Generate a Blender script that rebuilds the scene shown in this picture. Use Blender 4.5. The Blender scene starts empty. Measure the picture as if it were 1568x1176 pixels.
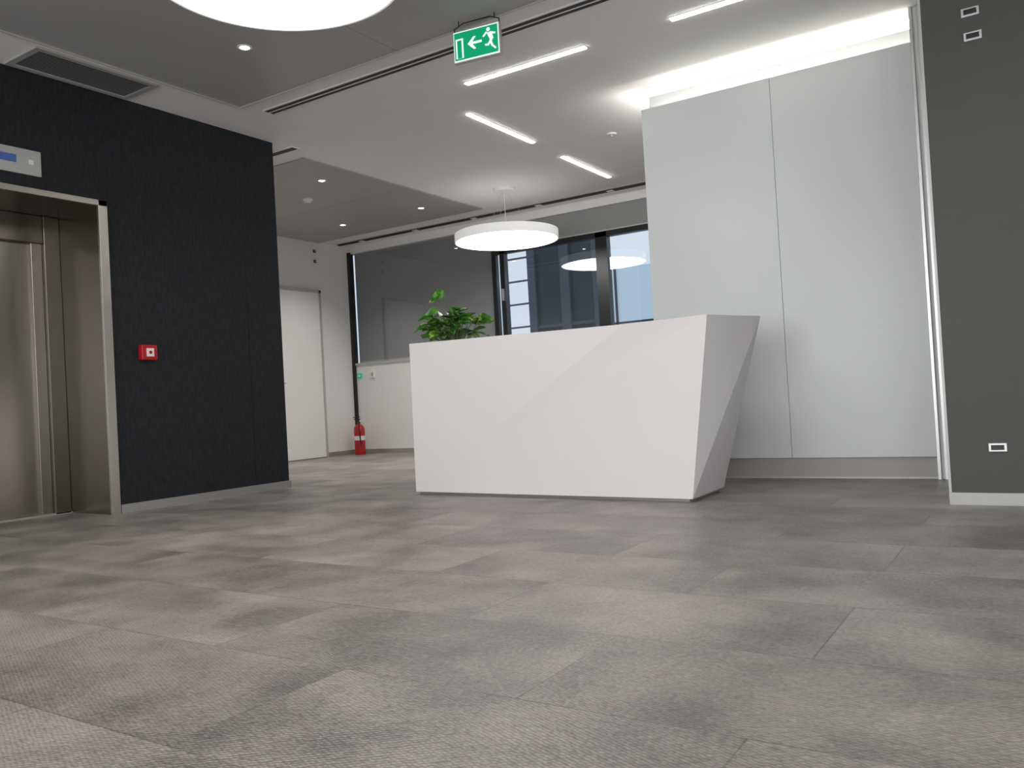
import bpy, bmesh, math, random
from mathutils import Vector, Matrix
random.seed(4)
scn=bpy.context.scene
H=2.965
# ---------------------------------------------------------------- materials
def newmat(name):
    m=bpy.data.materials.new(name); m.use_nodes=True
    nt=m.node_tree; b=nt.nodes['Principled BSDF']; return m,nt,b
def pmat(name,col,rough=.5,metal=0,noise=0,nscale=30,bump=0,emit=None,es=0,aniso=0,spec=.5,stretch=(1,1,1)):
    m,nt,b=newmat(name)
    b.inputs['Base Color'].default_value=(*col,1); b.inputs['Roughness'].default_value=rough
    b.inputs['Metallic'].default_value=metal; b.inputs['Specular IOR Level'].default_value=spec
    if emit: b.inputs['Emission Color'].default_value=(*emit,1); b.inputs['Emission Strength'].default_value=es
    if noise or bump:
        tc=nt.nodes.new('ShaderNodeTexCoord'); mp=nt.nodes.new('ShaderNodeMapping'); mp.inputs['Scale'].default_value=stretch
        nz=nt.nodes.new('ShaderNodeTexNoise'); nz.inputs['Scale'].default_value=nscale; nz.inputs['Detail'].default_value=4
        nt.links.new(tc.outputs['Object'],mp.inputs[0]); nt.links.new(mp.outputs[0],nz.inputs['Vector'])
        if noise:
            mx=nt.nodes.new('ShaderNodeMix'); mx.data_type='RGBA'
            mx.inputs[6].default_value=(*[c*(1-noise) for c in col],1); mx.inputs[7].default_value=(*[min(1,c*(1+noise)) for c in col],1)
            nt.links.new(nz.outputs['Fac'],mx.inputs[0]); nt.links.new(mx.outputs[2],b.inputs['Base Color'])
        if bump:
            bp=nt.nodes.new('ShaderNodeBump'); bp.inputs['Strength'].default_value=bump; bp.inputs['Distance'].default_value=.01
            nt.links.new(nz.outputs['Fac'],bp.inputs['Height']); nt.links.new(bp.outputs[0],b.inputs['Normal'])
    return m
def emat(name,col,s):
    m=bpy.data.materials.new(name); m.use_nodes=True; nt=m.node_tree; nt.nodes.clear()
    e=nt.nodes.new('ShaderNodeEmission'); e.inputs[0].default_value=(*col,1); e.inputs[1].default_value=s
    o=nt.nodes.new('ShaderNodeOutputMaterial'); nt.links.new(e.outputs[0],o.inputs[0]); return m

M={}
M['ceil']=pmat('ceiling_white_paint',(.85,.825,.81),.7,noise=.02,nscale=3)
M['ceilg']=pmat('ceiling_grey_metal',(.40,.392,.38),.40,noise=.04,nscale=4,spec=.5)
M['white']=pmat('wall_white_paint',(.78,.765,.75),.6,noise=.02,nscale=3)
M['lacq']=pmat('lacquered_panel',(.71,.73,.715),.32,noise=.015,nscale=2)
M['desk']=pmat('desk_solid_surface',(.77,.72,.71),.42,noise=.01,nscale=4)
M['taupe']=pmat('column_taupe',(.072,.067,.059),.55,noise=.06,nscale=8,bump=.02)
M['black']=pmat('black_frame',(.008,.009,.01),.35)
M['dslot']=pmat('slot_dark',(.02,.02,.02),.6)
M['alu']=pmat('aluminium',(.62,.62,.60),.35,metal=.85)
M['alup']=pmat('aluminium_matt',(.5,.49,.47),.45,metal=.3)
M['louv']=pmat('louver_grey',(.30,.29,.28),.5)
M['base']=pmat('baseboard_metal',(.42,.41,.39),.35,metal=.6)
M['plinth']=pmat('plinth_beige',(.42,.39,.36),.45,noise=.03,nscale=6)
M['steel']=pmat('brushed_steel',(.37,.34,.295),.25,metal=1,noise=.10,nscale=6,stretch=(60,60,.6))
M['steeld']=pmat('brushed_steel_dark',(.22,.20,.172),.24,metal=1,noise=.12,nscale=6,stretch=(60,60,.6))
M['steell']=pmat('steel_trim',(.50,.48,.43),.35,metal=1)
M['lamp']=emat('lamp_diffuser',(1,.985,.96),11)
M['lampup']=emat('lamp_top_fill_glow',(1,.985,.96),.8)  # glow added on the unseen lamp tops to brighten the ceiling
M['led']=emat('led_strip',(1,.97,.93),18)
M['cove']=emat('cove_led_low',(1,.97,.92),34)
M['cove2']=emat('cove_led_high',(1,.975,.945),260)
M['dl']=emat('downlight_lens',(1,.97,.92),14)
M['lampbody']=pmat('lamp_white_body',(.8,.8,.79),.4,emit=(1,.98,.96),es=.3)
M['plastic']=pmat('white_plastic',(.80,.79,.77),.4)
M['red']=pmat('red_paint',(.45,.010,.015),.3)
M['green']=pmat('exit_green',(.0,.28,.12),.4,emit=(.0,.36,.16),es=.6)
M['exwhite']=pmat('exit_white',(.8,.85,.8),.4,emit=(.85,1,.92),es=.7)
M['blind']=pmat('blind_fabric',(.27,.265,.26),.8,noise=.05,nscale=120)
M['rubber']=pmat('black_rubber',(.012,.012,.012),.5)
M['blue']=pmat('display_blue',(.03,.06,.20),.2,emit=(.12,.2,.5),es=.2)
M['pot']=pmat('pot_ceramic',(.7,.7,.68),.3)
M['soil']=pmat('soil',(.05,.035,.025),.9,noise=.3,nscale=40,bump=.5)
M['stem']=pmat('plant_stem',(.10,.16,.05),.5)
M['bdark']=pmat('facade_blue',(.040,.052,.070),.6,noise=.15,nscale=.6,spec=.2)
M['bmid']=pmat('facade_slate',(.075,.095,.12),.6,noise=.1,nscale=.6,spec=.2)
M['blight']=pmat('facade_lightblue_glow',(.42,.50,.58),.5,emit=(.55,.70,.84),es=.5)  # emission stands in for daylight falling on this facade
# dark textile wall
m,nt,b=newmat('dark_textile_wall'); M['dark']=m
tc=nt.nodes.new('ShaderNodeTexCoord'); mp=nt.nodes.new('ShaderNodeMapping'); mp.inputs['Scale'].default_value=(14,14,3)
n1=nt.nodes.new('ShaderNodeTexNoise'); n1.inputs['Scale'].default_value=4; n1.inputs['Detail'].default_value=8; n1.inputs['Roughness'].default_value=.7
cr=nt.nodes.new('ShaderNodeValToRGB'); cr.color_ramp.elements[0].position=.35; cr.color_ramp.elements[0].color=(.0085,.010,.012,1)
cr.color_ramp.elements[1].position=.75; cr.color_ramp.elements[1].color=(.025,.028,.032,1)
bp=nt.nodes.new('ShaderNodeBump'); bp.inputs['Strength'].default_value=.25; bp.inputs['Distance'].default_value=.003
for a,c in ((tc.outputs['Object'],mp.inputs[0]),(mp.outputs[0],n1.inputs['Vector']),(n1.outputs['Fac'],cr.inputs[0]),(cr.outputs[0],b.inputs['Base Color']),(n1.outputs['Fac'],bp.inputs['Height']),(bp.outputs[0],b.inputs['Normal'])): nt.links.new(a,c)
b.inputs['Roughness'].default_value=.7; b.inputs['Specular IOR Level'].default_value=.25
# floor
m,nt,b=newmat('floor_vinyl_tiles'); M['floor']=m
L=nt.links.new
tc=nt.nodes.new('ShaderNodeTexCoord')
br=nt.nodes.new('ShaderNodeTexBrick'); br.inputs['Scale'].default_value=1; br.inputs['Brick Width'].default_value=1.0; br.inputs['Row Height'].default_value=.5
br.inputs['Mortar Size'].default_value=.0022; br.inputs['Mortar Smooth'].default_value=.1; br.offset=.5
br.inputs['Color1'].default_value=(0,0,0,1); br.inputs['Color2'].default_value=(1,1,1,1); br.inputs['Mortar'].default_value=(.4,.4,.4,1)
L(tc.outputs['Object'],br.inputs['Vector'])
sc=nt.nodes.new('ShaderNodeVectorMath'); sc.operation='SCALE'; sc.inputs['Scale'].default_value=7.3
L(br.outputs['Color'],sc.inputs[0])
ad=nt.nodes.new('ShaderNodeVectorMath'); ad.operation='ADD'; L(tc.outputs['Object'],ad.inputs[0]); L(sc.outputs[0],ad.inputs[1])
cl=nt.nodes.new('ShaderNodeTexNoise'); cl.inputs['Scale'].default_value=2.7; cl.inputs['Detail'].default_value=7; cl.inputs['Roughness'].default_value=.58
L(ad.outputs[0],cl.inputs['Vector'])
big=nt.nodes.new('ShaderNodeTexNoise'); big.inputs['Scale'].default_value=1.1; big.inputs['Detail'].default_value=3
L(tc.outputs['Object'],big.inputs['Vector'])
fine=nt.nodes.new('ShaderNodeTexNoise'); fine.inputs['Scale'].default_value=55; fine.inputs['Detail'].default_value=6
L(tc.outputs['Object'],fine.inputs['Vector'])
mp=nt.nodes.new('ShaderNodeMapping'); mp.inputs['Scale'].default_value=(1,1.7,1); mp.inputs['Rotation'].default_value=(0,0,.6)
L(tc.outputs['Object'],mp.inputs[0])
vo=nt.nodes.new('ShaderNodeTexVoronoi'); vo.inputs['Scale'].default_value=72; vo.inputs['Randomness'].default_value=.4; L(mp.outputs[0],vo.inputs['Vector'])
def math_(op,a,bv):
    n=nt.nodes.new('ShaderNodeMath'); n.operation=op
    for i,v in enumerate((a,bv)):
        if isinstance(v,(int,float)): n.inputs[i].default_value=v
        else: L(v,n.inputs[i])
    return n.outputs[0]
s1=math_('MULTIPLY',cl.outputs['Fac'],.50); s2=math_('MULTIPLY',big.outputs['Fac'],.30); s3=math_('MULTIPLY',fine.outputs['Fac'],.22)
sm=math_('ADD',math_('ADD',s1,s2),s3)
sm=math_('ADD',sm,math_('MULTIPLY',math_('SUBTRACT',br.outputs['Color'],.5),.05))
sm=math_('SUBTRACT',sm,math_('MULTIPLY',vo.outputs['Distance'],.17))
cr=nt.nodes.new('ShaderNodeValToRGB'); e=cr.color_ramp.elements
e[0].position=.32; e[0].color=(.140,.122,.112,1); e[1].position=.60; e[1].color=(.43,.385,.355,1)
L(sm,cr.inputs[0])
mx=nt.nodes.new('ShaderNodeMix'); mx.data_type='RGBA'; mx.blend_type='MULTIPLY'
L(math_('MULTIPLY',br.outputs['Fac'],.5),mx.inputs[0]); L(cr.outputs[0],mx.inputs[6]); mx.inputs[7].default_value=(.3,.3,.3,1)
L(mx.outputs[2],b.inputs['Base Color'])
hh=math_('ADD',math_('MULTIPLY',vo.outputs['Distance'],-1.0),math_('MULTIPLY',fine.outputs['Fac'],.8))
bp=nt.nodes.new('ShaderNodeBump'); bp.inputs['Strength'].default_value=.75; bp.inputs['Distance'].default_value=.004
L(hh,bp.inputs['Height']); L(bp.outputs[0],b.inputs['Normal'])
rr=nt.nodes.new('ShaderNodeMapRange'); rr.inputs[3].default_value=.32; rr.inputs[4].default_value=.45; L(cl.outputs['Fac'],rr.inputs[0]); L(rr.outputs[0],b.inputs['Roughness'])
b.inputs['Specular IOR Level'].default_value=.5
# glass (thin pane, Schlick reflectance)
m=bpy.data.materials.new('window_glass'); m.use_nodes=True; nt=m.node_tree; nt.nodes.clear(); M['glass']=m
L=nt.links.new
tr=nt.nodes.new('ShaderNodeBsdfTransparent'); tr.inputs[0].default_value=(.88,.92,.94,1)
gl=nt.nodes.new('ShaderNodeBsdfGlossy'); gl.inputs['Roughness'].default_value=.0
ge=nt.nodes.new('ShaderNodeNewGeometry'); dt=nt.nodes.new('ShaderNodeVectorMath'); dt.operation='DOT_PRODUCT'
L(ge.outputs['Incoming'],dt.inputs[0]); L(ge.outputs['Normal'],dt.inputs[1])
fc=math_('ADD',math_('MULTIPLY',math_('POWER',math_('SUBTRACT',1.0,math_('ABSOLUTE',dt.outputs['Value'],0)),5.0),.87),.13)
mi=nt.nodes.new('ShaderNodeMixShader'); ou=nt.nodes.new('ShaderNodeOutputMaterial')
L(fc,mi.inputs[0]); L(tr.outputs[0],mi.inputs[1]); L(gl.outputs[0],mi.inputs[2]); L(mi.outputs[0],ou.inputs[0])
# leaf
m,nt,b=newmat('leaf_variegated'); M['leaf']=m
tc=nt.nodes.new('ShaderNodeTexCoord'); nz=nt.nodes.new('ShaderNodeTexNoise'); nz.inputs['Scale'].default_value=22; nz.inputs['Detail'].default_value=3
cr=nt.nodes.new('ShaderNodeValToRGB'); e=cr.color_ramp.elements
e[0].position=.38; e[0].color=(.025,.11,.016,1); e[1].position=.68; e[1].color=(.45,.55,.10,1)
x=e.new(.55); x.color=(.08,.26,.035,1)
nt.links.new(tc.outputs['Object'],nz.inputs['Vector']); nt.links.new(nz.outputs['Fac'],cr.inputs[0]); nt.links.new(cr.outputs[0],b.inputs['Base Color'])
b.inputs['Roughness'].default_value=.35

# ---------------------------------------------------------------- helpers
def link(o,parent=None):
    bpy.context.collection.objects.link(o)
    if parent: o.parent=parent
    return o
def empty(name):
    o=bpy.data.objects.new(name,None); o.empty_display_size=.1; return link(o)
def box(name,x0,x1,y0,y1,z0,z1,mat,parent=None,bev=0):
    me=bpy.data.meshes.new(name); bm=bmesh.new()
    bmesh.ops.create_cube(bm,size=1)
    for v in bm.verts:
        v.co=Vector((x0+(v.co.x+.5)*(x1-x0),y0+(v.co.y+.5)*(y1-y0),z0+(v.co.z+.5)*(z1-z0)))
    if bev: bmesh.ops.bevel(bm,geom=bm.edges[:],offset=bev,segments=2,affect='EDGES',profile=.5)
    bm.to_mesh(me); bm.free(); me.materials.append(mat if not isinstance(mat,str) else M[mat])
    return link(bpy.data.objects.new(name,me),parent)
def poly(name,verts,faces,mat,parent=None,smooth=False):
    me=bpy.data.meshes.new(name); me.from_pydata([tuple(v) for v in verts],[],faces); me.update()
    me.materials.append(M[mat])
    if smooth:
        for p in me.polygons: p.use_smooth=True
    return link(bpy.data.objects.new(name,me),parent)
def pane(name,x0,x1,z0,z1,y,parent): return poly(name,[(x0,y,z0),(x1,y,z0),(x1,y,z1),(x0,y,z1)],[(0,1,2,3)],'glass',parent)
def panex(name,y0,y1,z0,z1,x,parent): return poly(name,[(x,y0,z0),(x,y1,z0),(x,y1,z1),(x,y0,z1)],[(0,1,2,3)],'glass',parent)
def lathe(name,c,prof,mat,parent=None,seg=64,smooth=True):
    vs=[];fs=[];n=len(prof)
    for i in range(seg):
        a=2*math.pi*i/seg
        for r,z in prof: vs.append((c[0]+r*math.cos(a),c[1]+r*math.sin(a),c[2]+z))
    for i in range(seg):
        j=(i+1)%seg
        for k in range(n-1): fs.append((i*n+k,j*n+k,j*n+k+1,i*n+k+1))
    o=poly(name,vs,fs,mat,parent)
    bm=bmesh.new(); bm.from_mesh(o.data); bmesh.ops.remove_doubles(bm,verts=bm.verts,dist=1e-5); bmesh.ops.recalc_face_normals(bm,faces=bm.faces)
    bm.to_mesh(o.data); bm.free()
    if smooth:
        for p in o.data.polygons: p.use_smooth=True
        o.data.set_sharp_from_angle(angle=math.radians(35))
    return o
def tube(name,pts,r,mat,parent=None):
    c=bpy.data.curves.new(name,'CURVE'); c.dimensions='3D'; c.bevel_depth=r; c.bevel_resolution=3
    s=c.splines.new('POLY'); s.points.add(len(pts)-1)
    for i,p in enumerate(pts): s.points[i].co=(*p,1)
    c.materials.append(M[mat]); return link(bpy.data.objects.new(name,c),parent)

# ---------------------------------------------------------------- shell
XE=3.2; YS=-3.6; YN=8.85; XW=-8.38
box('floor',XW-.15,XE+.15,YS-.15,YN+.15,-.1,0,'floor')
ce=empty('ceiling')
box('ceiling_slab',XW-.15,XE+.15,YS-.15,YN+.15,H,H+.1,'ceil',ce)
g=.004
xs=[-5.0,-3.45,-1.9,-.35,1.2,XE]; 
for i in range(5):
    box('grey_ceiling_sheet_%d'%i,xs[i]+g/2,xs[i+1]-g/2,YS,4.20,H-.012,H-.001,'ceilg',ce)
box('grey_ceiling_edge',-5.006,XE,4.198,4.206,H-.022,H,'alup',ce)
box('grey_ceiling_edge_w',-5.006,-4.998,YS,4.206,H-.022,H,'alup',ce)
box('grey_corridor_sheet',XW,-5.62,5.42,6.88,H-.012,H-.001,'ceilg',ce)
box('grey_corridor_sheet_b',XW,-5.62,6.886,8.28,H-.012,H-.001,'ceilg',ce)
box('wall_west_entry',-5.62,-5.5,3.36,4.95,0,H,'dark')
box('wall_west_lintel',-5.62,-5.5,1.95,3.36,2.17,H,'dark')
box('wall_west_near',-5.62,-5.5,YS,1.95,0,H,'dark')
box('trim_wall_joint',-5.502,-5.4985,4.60,4.603,.06,H,'black')
box('wall_shaft_north',XW,-5.62,4.85,4.95,0,H,'white')
box('wall_corridor_west',XW-.12,XW,4.95,YN,0,H,'white')
wn=empty('wall_north')
box('spandrel',XW,XE,YN,YN+.15,0,1.27,'white',wn)
box('fascia',XW,XE,YN,YN+.15,2.86,H,'white',wn)
box('pier_east',-1.6,XE,YN,YN+.15,1.27,2.86,'white',wn)
box('trim_window_sill',XW+.04,-1.6,YN-.02,YN,1.255,1.285,'alup')
# unseen walls out of view; windows added to let in fill light
ws=empty('wall_south')
box('sill_wall',XW,XE,YS-.12,YS,0,.25,'white',ws); box('head_wall',XW,XE,YS-.12,YS,2.75,H,'white',ws)
box('pier_w',XW,-5.3,YS-.12,YS,.25,2.75,'white',ws); box('pier_e',2.7,XE,YS-.12,YS,.25,2.75,'white',ws)
w=empty('added_window_south')  # added window, an unseen opening for the south fill light
for i in range(6): box('mullion',-5.3+i*1.6-.03,-5.3+i*1.6+.03,YS-.08,YS-.01,.25,2.75,'black',w)
pane('glazing',-5.3,2.7,.25,2.75,YS-.06,w)
we=empty('wall_east')
box('sill_wall',XE,XE+.12,YS,YN,0,.25,'white',we); box('head_wall',XE,XE+.12,YS,YN,2.75,H,'white',we)
box('pier_s',XE,XE+.12,YS,-2.6,.25,2.75,'white',we); box('pier_n',XE,XE+.12,4.2,YN,.25,2.75,'white',we)
w=empty('added_window_east')  # added window, an unseen opening for the east fill light
for i in range(5): box('mullion',XE+.01,XE+.08,-2.6+i*1.7-.03,-2.6+i*1.7+.03,.25,2.75,'black',w)
panex('glazing',-2.6,4.2,.25,2.75,XE+.05,w)
def area(name,loc,sx,sy,rot,e,col):
    l=bpy.data.lights.new(name,'AREA'); l.shape='RECTANGLE'; l.size=sx; l.size_y=sy; l.energy=e; l.color=col
    o=bpy.data.objects.new(name,l); o.location=loc; o.rotation_euler=rot; return link(o)
area('fill_light_south',(-1.3,YS-.3,1.5),8,2.5,(math.radians(90),0,0),310,(1,.985,.965))  # added fill light outside the south glazing, lifts ceiling and walls
area('fill_light_east',(XE+.3,.8,1.5),6.8,2.5,(math.radians(90),0,math.radians(90)),65,(1,.985,.965))  # added fill light outside the east glazing
# baseboards
box('baseboard_west',-5.5,-5.488,3.41,4.952,0,.06,'base')
box('baseboard_west_end',-5.62,-5.488,4.95,4.962,0,.06,'base')
box('baseboard_corridor',XW,XW+.012,8.25,YN,0,.06,'base')
box('baseboard_north',XW,-1.6,YN-.012,YN,0,.06,'base')
# ---------------------------------------------------------------- windows
w=empty('window_1')
box('left_post',XW,XW+.05,YN-.03,YN+.05,0,2.88,'black',w)
pane('glass_blind_bay',XW+.05,-5.85,1.285,2.86,YN+.03,w)
box('mullion_bay',-5.90,-5.84,YN-.005,YN+.065,1.285,2.86,'black',w)
w=empty('window_2')
box('stile_a',-5.775,-5.715,YN,YN+.09,1.285,2.56,'black',w)
box('handle',-5.755,-5.735,YN-.03,YN,1.9,2.05,'alu',w)
box('stile_c',-4.42,-4.27,YN,YN+.09,1.285,2.56,'black',w)
box('stile_d',-3.0,-2.85,YN,YN+.09,1.285,2.56,'black',w)
box('head',-5.84,-1.6,YN,YN+.09,2.50,2.56,'black',w)
box('bottom_rail',-5.84,-1.6,YN,YN+.09,1.285,1.34,'black',w)
pane('glass_slit',-5.84,-5.775,1.34,2.5,YN+.03,w)
pane('glass_a',-5.715,-4.42,1.34,2.5,YN+.03,w)
pane('glass_b',-4.27,-3.0,1.34,2.5,YN+.03,w)
pane('glass_c',-2.85,-1.6,1.34,2.5,YN+.03,w)
b1=empty('roller_blind'); box('cloth',XW+.06,-5.86,YN+.07,YN+.075,1.29,2.86,'blind',b1); box('hem_bar',XW+.06,-5.86,YN+.066,YN+.085,1.29,1.31,'alup',b1)
b1=empty('roller_blind'); box('cloth',-5.83,-1.6,YN+.005,YN+.012,2.575,2.85,'blind',b1); box('hem_bar',-5.83,-1.6,YN+.002,YN+.016,2.562,2.577,'alup',b1)
# exterior buildings
e1=empty('office_building')
box('facade',-8.47,-6.8,14,14.25,-4,9,'bdark',e1)
for a,bb in ((-8.47,-8.30),(-7.75,-7.55),(-7.05,-6.95)): box('facade_pilaster',a,bb,13.93,14,-4,9,'bmid',e1)
for k in range(4): box('facade_band',-8.47,-6.8,13.96,14,-.6+k*2.6,-.54+k*2.6,'bmid',e1)
e3=empty('louvre_screen')
for k in range(22): box('slat',-8.35,-7.72,12.9,12.93,-1+k*.42,-.97+k*.42,'bmid',e3)
box('post',-8.40,-8.34,12.85,12.95,-4,8,'bdark',e3)
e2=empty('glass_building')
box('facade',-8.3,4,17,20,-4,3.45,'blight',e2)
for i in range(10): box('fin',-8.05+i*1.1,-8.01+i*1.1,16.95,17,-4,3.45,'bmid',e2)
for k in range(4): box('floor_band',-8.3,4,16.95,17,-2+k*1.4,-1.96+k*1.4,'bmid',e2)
box('street_ground',-30,30,9.2,40,-4.2,-4,'bdark')
# ---------------------------------------------------------------- corridor door
d=empty('door_1')
box('leaf',XW,XW+.03,7.30,8.20,0.008,2.25,'plastic',d)
box('jamb_r',XW,XW+.04,8.20,8.235,0,2.29,'alup',d)
box('jamb_l',XW,XW+.04,7.265,7.30,0,2.29,'alup',d)
box('head',XW,XW+.04,7.265,8.235,2.25,2.29,'alup',d)
box('threshold',XW,XW+.04,7.30,8.20,0,.008,'black',d)
tube('lever',[(XW+.03,7.38,1.02),(XW+.08,7.38,1.02),(XW+.08,7.50,1.02)],.009,'alu',d)
# ---------------------------------------------------------------- elevator
ev=empty('elevator')
box('trim_right',-5.5,-5.478,3.335,3.40,0,2.19,'steell',ev,.002)
box('trim_left',-5.5,-5.478,1.91,1.975,0,2.19,'steell',ev,.002)
box('trim_top',-5.5,-5.478,1.91,3.40,2.15,2.19,'steell',ev,.002)
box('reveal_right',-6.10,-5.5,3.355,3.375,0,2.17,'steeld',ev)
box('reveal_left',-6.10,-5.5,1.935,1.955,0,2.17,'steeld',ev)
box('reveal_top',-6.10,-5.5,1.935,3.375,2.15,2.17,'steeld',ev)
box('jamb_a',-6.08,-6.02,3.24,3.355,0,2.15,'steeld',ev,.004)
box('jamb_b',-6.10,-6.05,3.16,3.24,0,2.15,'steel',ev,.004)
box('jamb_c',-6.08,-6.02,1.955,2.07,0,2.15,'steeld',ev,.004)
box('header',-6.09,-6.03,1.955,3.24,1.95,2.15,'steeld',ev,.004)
box('leaf_front',-6.11,-6.08,2.60,3.165,.012,1.95,'steel',ev,.003)
box('leaf_rear',-6.14,-6.11,2.05,2.62,.012,1.95,'steel',ev,.003)
box('sill',-6.14,-6.02,1.955,3.355,0,.012,'alu',ev)
box('shaft_back',-6.2,-6.14,1.93,3.38,0,2.17,'black',ev)
dp=empty('elevator_display')
box('plate',-5.503,-5.488,2.60,2.96,2.275,2.44,'alup',dp,.003)
box('screen',-5.488,-5.484,2.70,2.80,2.34,2.39,'blue',dp)
box('arrow',-5.488,-5.485,2.88,2.91,2.345,2.375,'plastic',dp)
fa=empty('fire_alarm_button')
box('body',-5.503,-5.455,3.60,3.725,1.075,1.185,'red',fa,.008)
box('face',-5.455,-5.45,3.635,3.695,1.10,1.16,'plastic',fa,.002)
o=lathe('disc',(0,0,0),[(0,0),(.012,0),(.012,.004),(0,.004)],'red',fa,24)
o.rotation_euler=(0,math.pi/2,0); o.location=(-5.451,3.665,1.13)
# ---------------------------------------------------------------- white panelled wall
pw=empty('wall_panelled')
box('panel_a',-2.45,-1.5012,5.80,5.82,.14,2.75,'lacq',pw,.0015)
box('panel_b',-1.4988,-.617,5.80,5.82,.14,2.75,'lacq',pw,.0015)
box('core',-2.44,-.617,5.82,5.86,.14,2.72,'lacq',pw)
box('plinth',-2.44,-.60,5.83,5.86,.01,.14,'plinth',pw)
box('plinth_strip',-2.44,-.60,5.822,5.86,0,.012,'alup',pw)
box('led_tray',-2.44,-.617,5.86,5.94,2.60,2.62,'white',pw)
box('rear_core',-2.44,-.55,5.94,6.02,0,2.885,'lacq',pw)
box('rear_tray',-2.44,-.55,6.02,6.14,0,2.78,'white',pw)
cv=empty('cove_light')
box('lower_strip',-2.42,-.63,5.885,5.905,2.62,2.635,'cove',cv)
box('upper_strip',-2.42,-.57,6.055,6.085,2.78,2.80,'cove2',cv)
box('trim_1',-.615,-.598,5.79,5.86,0,H,'alu')
box('wall_infill',-.598,-.40,5.81,6.02,0,H,'white')
box('trim_2',-.575,-.555,5.795,5.81,0,H,'alu')
box('column',-.44,XE,4.67,5.81,0,H,'taupe')
box('trim_3',-.452,-.44,4.665,4.70,0,H,'alup')
box('baseboard_column',-.452,XE,4.655,4.67,0,.06,'base')
def socket(x,z):
    s=empty('wall_socket'); box('frame',x-.04,x+.04,4.66,4.672,z-.022,z+.022,'alu',s,.003); box('insert',x-.028,x+.028,4.657,4.66,z-.012,z+.012,'black',s)
socket(-.23,.28); socket(-.225,2.41); socket(-.22,2.29)
# ---------------------------------------------------------------- reception desk
rd=empty('reception_desk')
z0=.02;zt=1.08
V=[(-3.87,4.66,z0),(-1.74,4.53,z0),(-1.75,5.10,z0),(-3.87,5.28,z0),
   (-3.82,4.61,zt),(-2.25,4.83,zt),(-1.675,4.765,zt),(-1.50,5.25,zt),(-3.82,5.28,zt),
   (-3.81,4.74,z0),(-1.82,4.66,z0),(-1.82,5.10,z0),(-3.81,5.28,z0),
   (-3.77,4.675,zt),(-2.25,4.89,zt),(-1.73,4.825,zt),(-1.57,5.25,zt),(-3.77,5.28,zt)]
Fc=[(0,5,4),(0,1,6,5),(1,7,6),(1,2,7),(3,0,4,8),
    (4,5,14,13),(5,6,15,14),(6,7,16,15),(8,4,13,17),
    (9,13,14),(9,14,15,10),(10,15,16),(10,16,11),(12,17,13,9),
    (7,2,11,16),(3,8,17,12),(0,9,10,1),(1,10,11,2),(0,3,12,9)]
o=poly('shell',V,Fc,'desk',rd)
bm=bmesh.new(); bm.from_mesh(o.data); bmesh.ops.recalc_face_normals(bm,faces=bm.faces); bm.to_mesh(o.data); bm.free()
bv=o.modifiers.new('b','BEVEL'); bv.width=.002; bv.segments=2; bv.limit_method='ANGLE'; bv.angle_limit=math.radians(40)
poly('worktop',[(-3.80,4.80,.72),(-1.76,4.80,.72),(-1.65,5.27,.72),(-3.80,5.40,.72),(-3.80,4.80,.75),(-1.76,4.80,.75),(-1.65,5.27,.75),(-3.80,5.40,.75)],
 [(0,3,2,1),(4,5,6,7),(0,1,5,4),(1,2,6,5),(2,3,7,6),(3,0,4,7)],'desk',rd)
poly('plinth',[(-3.85,4.685,0),(-1.77,4.56,0),(-1.78,5.07,0),(-3.85,5.25,0),(-3.85,4.685,z0),(-1.77,4.56,z0),(-1.78,5.07,z0),(-3.85,5.25,z0)],
 [(0,3,2,1),(4,5,6,7),(0,1,5,4),(1,2,6,5),(2,3,7,6),(3,0,4,7)],'base',rd)
# ---------------------------------------------------------------- plant
pl=empty('potted_plant')
pc=Vector((-3.645,4.96,.75))
lathe('pot',pc,[(0,0),(.075,0),(.085,.01),(.11,.20),(.112,.215),(.10,.215),(.098,.19),(0,.19)],'pot',pl,40)
lathe('soil',pc,[(0,.195),(.098,.193)],'soil',pl,24)
LV=[];LF=[]
def leaf(pos,dirv,L_,W,droop,roll):
    d=dirv.normalized(); up=Vector((0,0,1)); s=d.cross(up)
    if s.length<.1: s=Vector((1,0,0))
    s.normalize(); n=s.cross(d).normalized()
    s2=(s*math.cos(roll)+n*math.sin(roll)); n2=(n*math.cos(roll)-s*math.sin(roll))
    st=len(LV); N=8
    for i in range(N+1):
        t=i/N
        wd=W*(math.sin(math.pi*min(1,t**.72))**.8 if 0<t<1 else 0)
        c=pos+d*(L_*t)+Vector((0,0,-1))*droop*L_*t*t
        for k in (-1,-.5,0,.5,1):
            LV.append(c+s2*(k*wd*.5)+n2*(abs(k)*wd*.16+ .004*math.sin(6*t+3*k)))
    for i in range(N):
        for k in range(4):
            a=st+i*5+k; LF.append((a,a+1,a+6,a+5))
stems=[]
def add_leaf(az,reach,ht,L_,W,el,dr=None,ro=None):
    base=pc+Vector((random.uniform(-.05,.05),random.uniform(-.05,.05),.19))
    p=pc+Vector((-.10+math.cos(az)*reach,math.sin(az)*reach,ht+.015))
    mid=(base+p)/2+Vector((0,0,.05))
    pts=[base.lerp(mid,t).lerp(mid.lerp(p,t),t) for t in [0,.25,.5,.75,1]]
    stems.append(pts)
    dv=Vector((math.cos(az)*math.cos(el),math.sin(az)*math.cos(el),math.sin(el)))
    leaf(p,dv,L_,W,random.uniform(.15,.4) if dr is None else dr,random.uniform(-.7,.7) if ro is None else ro)
for i in range(80):
    az=random.uniform(0,2*math.pi); r=random.uniform(.03,.20); ht=.34+.21*random.random()*(1-r/.38)+.02
    if math.sin(az)<-.5: r=min(r,.10)
    add_leaf(az,r,ht,random.uniform(.09,.145),random.uniform(.07,.10),random.uniform(-.1,.6))
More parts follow.
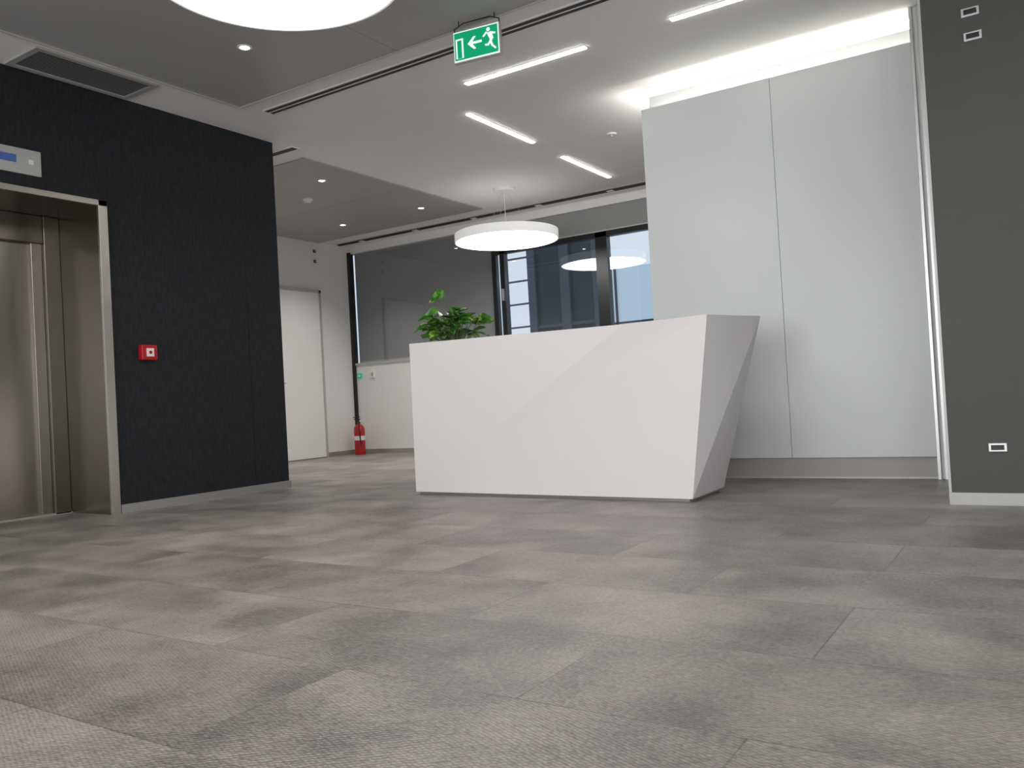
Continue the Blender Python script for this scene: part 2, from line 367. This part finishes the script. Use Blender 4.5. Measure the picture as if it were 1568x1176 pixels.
add_leaf(math.radians(180),.0,.68,.15,.115,.05,.3,1.1); add_leaf(math.radians(210),.05,.57,.11,.08,-.1,.3,.9); add_leaf(math.radians(5),.28,.47,.14,.10,.15,.3,.8)
add_leaf(math.radians(215),.09,.52,.12,.09,.1,.3,.7); add_leaf(math.radians(330),.12,.53,.12,.09,.1,.3,.7); add_leaf(math.radians(185),.16,.46,.13,.09,.0,.3,.8)
poly('leaves',LV,LF,'leaf',pl,True)
c=bpy.data.curves.new('stems','CURVE'); c.dimensions='3D'; c.bevel_depth=.0035; c.bevel_resolution=2; c.materials.append(M['stem'])
for pts in stems:
    s=c.splines.new('POLY'); s.points.add(len(pts)-1)
    for i,p in enumerate(pts): s.points[i].co=(*p,1)
link(bpy.data.objects.new('stems',c),pl)
# ---------------------------------------------------------------- lamps
def pendant(x,y,zb,r=.57,th=.095):
    p=empty('pendant_lamp')
    lathe('ring',(x,y,zb),[(r-.012,.0),(r,.0),(r,th),(r-.01,th+.004),(r-.06,th+.004)],'lampbody',p,96)
    lathe('top_fill_glow',(x,y,zb),[(0,th+.002),(r-.06,th+.002)],'lampup',p,48)  # glowing disc added to throw light up at the ceiling
    lathe('core',(x,y,zb),[(0,.02),(r-.02,.02),(r-.02,th-.005),(0,th-.005)],'plastic',p,48)
    lathe('diffuser',(x,y,zb),[(0,.004),(r-.012,.004)],'lamp',p,64)
    lathe('canopy',(x,y,H-.035),[(0,0),(.115,0),(.12,.006),(.12,.035),(0,.035)],'plastic',p,40)
    for k in range(3):
        a=k*2.094+.4; tube('wire_%d'%k,[(x+.03*math.cos(a),y+.03*math.sin(a),H-.035),(x+.30*math.cos(a),y+.30*math.sin(a),zb+th)],.0015,'alu',p)
    tube('cable',[(x,y,H-.035),(x,y,zb+th)],.003,'plastic',p)
pendant(-4.92,7.70,2.385)
pendant(-2.78,2.57,2.585)
pendant(.9,.2,2.50); pendant(-2.9,-1.3,2.50)  # extra unseen lamps, added out of view to light the room
def linear(x0,x1,y0,y1):
    l=empty('linear_ceiling_light'); f=.006
    box('housing',x0-f,x1+f,y0-f,y1+f,H-.004,H,'plastic',l); box('diffuser',x0,x1,y0,y1,H-.010,H-.004,'led',l)
w2=.02
linear(-3.45,-2.47,4.97-w2,4.97+w2); linear(-3.81-w2,-3.81+w2,5.49,6.50); linear(-3.83-w2,-3.83+w2,7.08,8.10); linear(-1.86,-.88,4.96-w2,4.96+w2)
def down(x,y,z,e=30):
    l=empty('recessed_downlight')
    lathe('bezel',(x,y,z),[(.032,-.004),(.045,-.003),(.047,0),(.032,0)],'plastic',l,32); lathe('lens',(x,y,z),[(0,-.002),(.032,-.002)],'dl',l,24)
    s=bpy.data.lights.new('spot','SPOT'); s.energy=e; s.spot_size=math.radians(120); s.spot_blend=1; s.shadow_soft_size=.03; s.color=(1,.97,.93)
    o=bpy.data.objects.new('spot',s); o.location=(x,y,z-.012); link(o,l)
zc=H-.012
for x,y,e_ in [(-4.14,3.54,20),(-6.04,6.06,40),(-6.09,7.70,40),(-7.34,7.69,90),(-7.4,6.0,60),(-1.0,2.0,20),(-4.1,.5,20)]: down(x,y,zc,e_)
sd=empty('smoke_detector'); lathe('base',(-6.68,6.47,zc),[(0,-.045),(.03,-.045),(.045,-.02),(.055,-.015),(.055,0)],'plastic',sd,32); lathe('led_ring',(-6.68,6.47,zc),[(0,-.055),(.018,-.053),(.022,-.045)],'alup',sd,24)
sp=empty('sprinkler_head'); lathe('cup',(-3.16,6.78,H),[(0,-.012),(.04,-.01),(.045,0)],'plastic',sp,32); lathe('pin',(-3.16,6.78,H),[(0,-.03),(.012,-.03),(.012,-.012)],'alu',sp,16)
def slot(x0,x1,y,dbl=True):
    s=empty('slot_diffuser')
    box('frame',x0,x1,y-.055,y+.055,H-.006,H,'ceil',s)
    box('gap_a',x0+.01,x1-.01,y-.040,y-.008,H-.008,H-.005,'dslot',s); box('gap_b',x0+.01,x1-.01,y+.012,y+.040,H-.008,H-.005,'dslot',s)
slot(-4.95,XE-.05,4.43)
s=empty('slot_diffuser'); box('frame',XW+.06,-1.5,8.55,8.66,H-.006,H,'alup',s); box('gap',XW+.07,-1.51,8.575,8.635,H-.02,H-.005,'dslot',s)
for i in range(7): box('clip',-7.9+i*.95,-7.82+i*.95,8.565,8.645,H-.024,H-.018,'plastic',s)
s=empty('slot_diffuser'); box('frame',XW+.05,-5.45,5.12,5.22,H-.006,H,'ceil',s); box('gap',XW+.06,-5.46,5.14,5.20,H-.008,H-.005,'dslot',s)
# vent
v=empty('air_vent_grille'); x0,x1,y0,y1=-5.47,-5.08,2.74,3.58; f=.04
box('fr_a',x0,x0+f,y0,y1,H-.014,H,'alup',v); box('fr_b',x1-f,x1,y0,y1,H-.014,H,'alup',v); box('fr_c',x0+f,x1-f,y0,y0+f,H-.014,H,'alup',v); box('fr_d',x0+f,x1-f,y1-f,y1,H-.014,H,'alup',v)
box('back',x0+f,x1-f,y0+f,y1-f,H-.003,H-.001,'dslot',v)
n=14
for i in range(n):
    xx=x0+f+(i+.5)*(x1-x0-2*f)/n
    o=box('louver',-.008,.008,y0+f,y1-f,-.001,.001,'louv',v); o.location=(xx,0,H-.009); o.rotation_euler=(0,.35,0)
# exit sign
ex=empty('exit_sign')
def eb(n,a,b,c,d,z,zz,m): return box(n,a,b,c,d,z,zz,m,ex)
eb('housing',-.155,.155,.0,.03,-.19,0,'alup'); eb('face',-.150,.150,-.004,0,-.185,-.005,'exwhite')
eb('field',-.145,.145,-.006,-.004,-.178,-.012,'green')
def flat(n,pts,m,y): 
    return poly(n,[(a,y,b) for a,b in pts],[tuple(range(len(pts)))],m,ex)
eb('doorway',-.135,-.085,-.008,-.006,-.168,-.05,'exwhite'); eb('doorway_in',-.125,-.095,-.009,-.008,-.168,-.06,'green')
flat('arrow_shaft',[(-.03,-.10),(.04,-.10),(.04,-.086),(-.03,-.086)],'exwhite',-.008)
flat('arrow_head',[(-.055,-.093),(-.015,-.055),(.002,-.055),(-.028,-.093),(.002,-.131),(-.015,-.131)],'exwhite',-.0082)
flat('man_head',[(.085+.012*math.cos(a*.524),-.035+.012*math.sin(a*.524)) for a in range(12)],'exwhite',-.008)
flat('man_torso',[(.075,-.055),(.105,-.05),(.118,-.095),(.095,-.10)],'exwhite',-.0081)
flat('man_arm_f',[(.078,-.052),(.055,-.075),(.045,-.07),(.07,-.045)],'exwhite',-.0082)
flat('man_arm_b',[(.10,-.052),(.132,-.06),(.13,-.07),(.10,-.065)],'exwhite',-.0083)
flat('man_leg_f',[(.098,-.095),(.078,-.12),(.06,-.118),(.06,-.128),(.084,-.132),(.112,-.10)],'exwhite',-.0084)
flat('man_leg_b',[(.103,-.095),(.112,-.13),(.135,-.155),(.127,-.16),(.10,-.135),(.092,-.098)],'exwhite',-.0085)
tube('bracket',[(-.15,.015,0),(-.15,.015,.025),(-.09,.015,.05),(.09,.015,.05),(.15,.015,.025),(.15,.015,0)],.004,'rubber',ex)
tube('rod_a',[(-.12,.015,.035),(-.12,.015,.085)],.003,'rubber',ex); tube('rod_b',[(.12,.015,.035),(.12,.015,.085)],.003,'rubber',ex)
ex.location=(-2.77,4.12,2.885); ex.rotation_euler=(0,0,math.radians(8.5))
# ---------------------------------------------------------------- fire extinguisher
fe=empty('fire_extinguisher'); c=(-8.10,8.60,0)
lathe('cylinder',c,[(0,.0),(.068,0),(.072,.01),(.075,.03),(.075,.34),(.068,.38),(.045,.41),(.022,.42),(.022,.45),(0,.45)],'red',fe,40)
lathe('label',(c[0],c[1],.20),[(.0755,0),(.0755,.06)],'plastic',fe,40)
lathe('valve',(c[0],c[1],.45),[(0,0),(.024,0),(.024,.04),(0,.04)],'rubber',fe,20)
box('lever_top',c[0]-.012,c[0]+.012,c[1]-.10,c[1]+.02,.515,.525,'rubber',fe,.002); box('lever_bot',c[0]-.012,c[0]+.012,c[1]-.09,c[1]+.02,.485,.495,'rubber',fe,.002)
tube('hose',[(c[0],c[1]-.02,.47),(c[0]+.05,c[1]-.07,.46),(c[0]+.085,c[1]-.09,.38),(c[0]+.09,c[1]-.085,.22),(c[0]+.085,c[1]-.07,.12)],.009,'rubber',fe)
box('gauge',c[0]+.022,c[0]+.03,c[1]-.012,c[1]+.012,.455,.48,'plastic',fe)
def plate(nm,x0,x1,z0_,z1,mt,ins=None):
    p=empty(nm); box('plate',x0,x1,YN-.02,YN+.002,z0_,z1,mt,p,.004)
    box('insert',x0+(x1-x0)*.25,x1-(x1-x0)*.25,YN-.024,YN-.02,z0_+(z1-z0_)*.3,z1-(z1-z0_)*.3,ins or 'alup',p)
plate('thermostat',-8.06,-7.98,1.06,1.17,'plastic'); plate('emergency_release_button',-8.30,-8.22,1.07,1.14,'green','plastic')
for z in (2.69,2.83):
    s=empty('door_sensor'); box('body',XW-.002,XW+.02,8.17,8.21,z-.02,z+.02,'rubber',s,.003); box('lens',XW+.02,XW+.024,8.18,8.20,z-.01,z+.01,'alup',s)
# ---------------------------------------------------------------- world + camera
wd=bpy.data.worlds.new('w'); scn.world=wd; wd.use_nodes=True
bg=wd.node_tree.nodes['Background']; bg.inputs[0].default_value=(.80,.89,1,1); bg.inputs[1].default_value=1.0
scn.view_settings.view_transform='Standard'; scn.view_settings.exposure=0
yaw,pitch,roll=map(math.radians,(32.765,1.095,3.187))
F=Vector((-math.sin(yaw)*math.cos(pitch),math.cos(yaw)*math.cos(pitch),math.sin(pitch)))
R=Vector((math.cos(yaw),math.sin(yaw),0)); U=R.cross(F)
R2=math.cos(roll)*R-math.sin(roll)*U; U2=math.sin(roll)*R+math.cos(roll)*U
cd=bpy.data.cameras.new('camera'); cd.sensor_width=36; cd.lens=1303.5/1600*36; cd.clip_start=.02
cam=bpy.data.objects.new('camera',cd); link(cam)
mw=Matrix((R2,U2,-F)).transposed().to_4x4(); mw.translation=Vector((0,0,.64)); cam.matrix_world=mw
scn.camera=cam
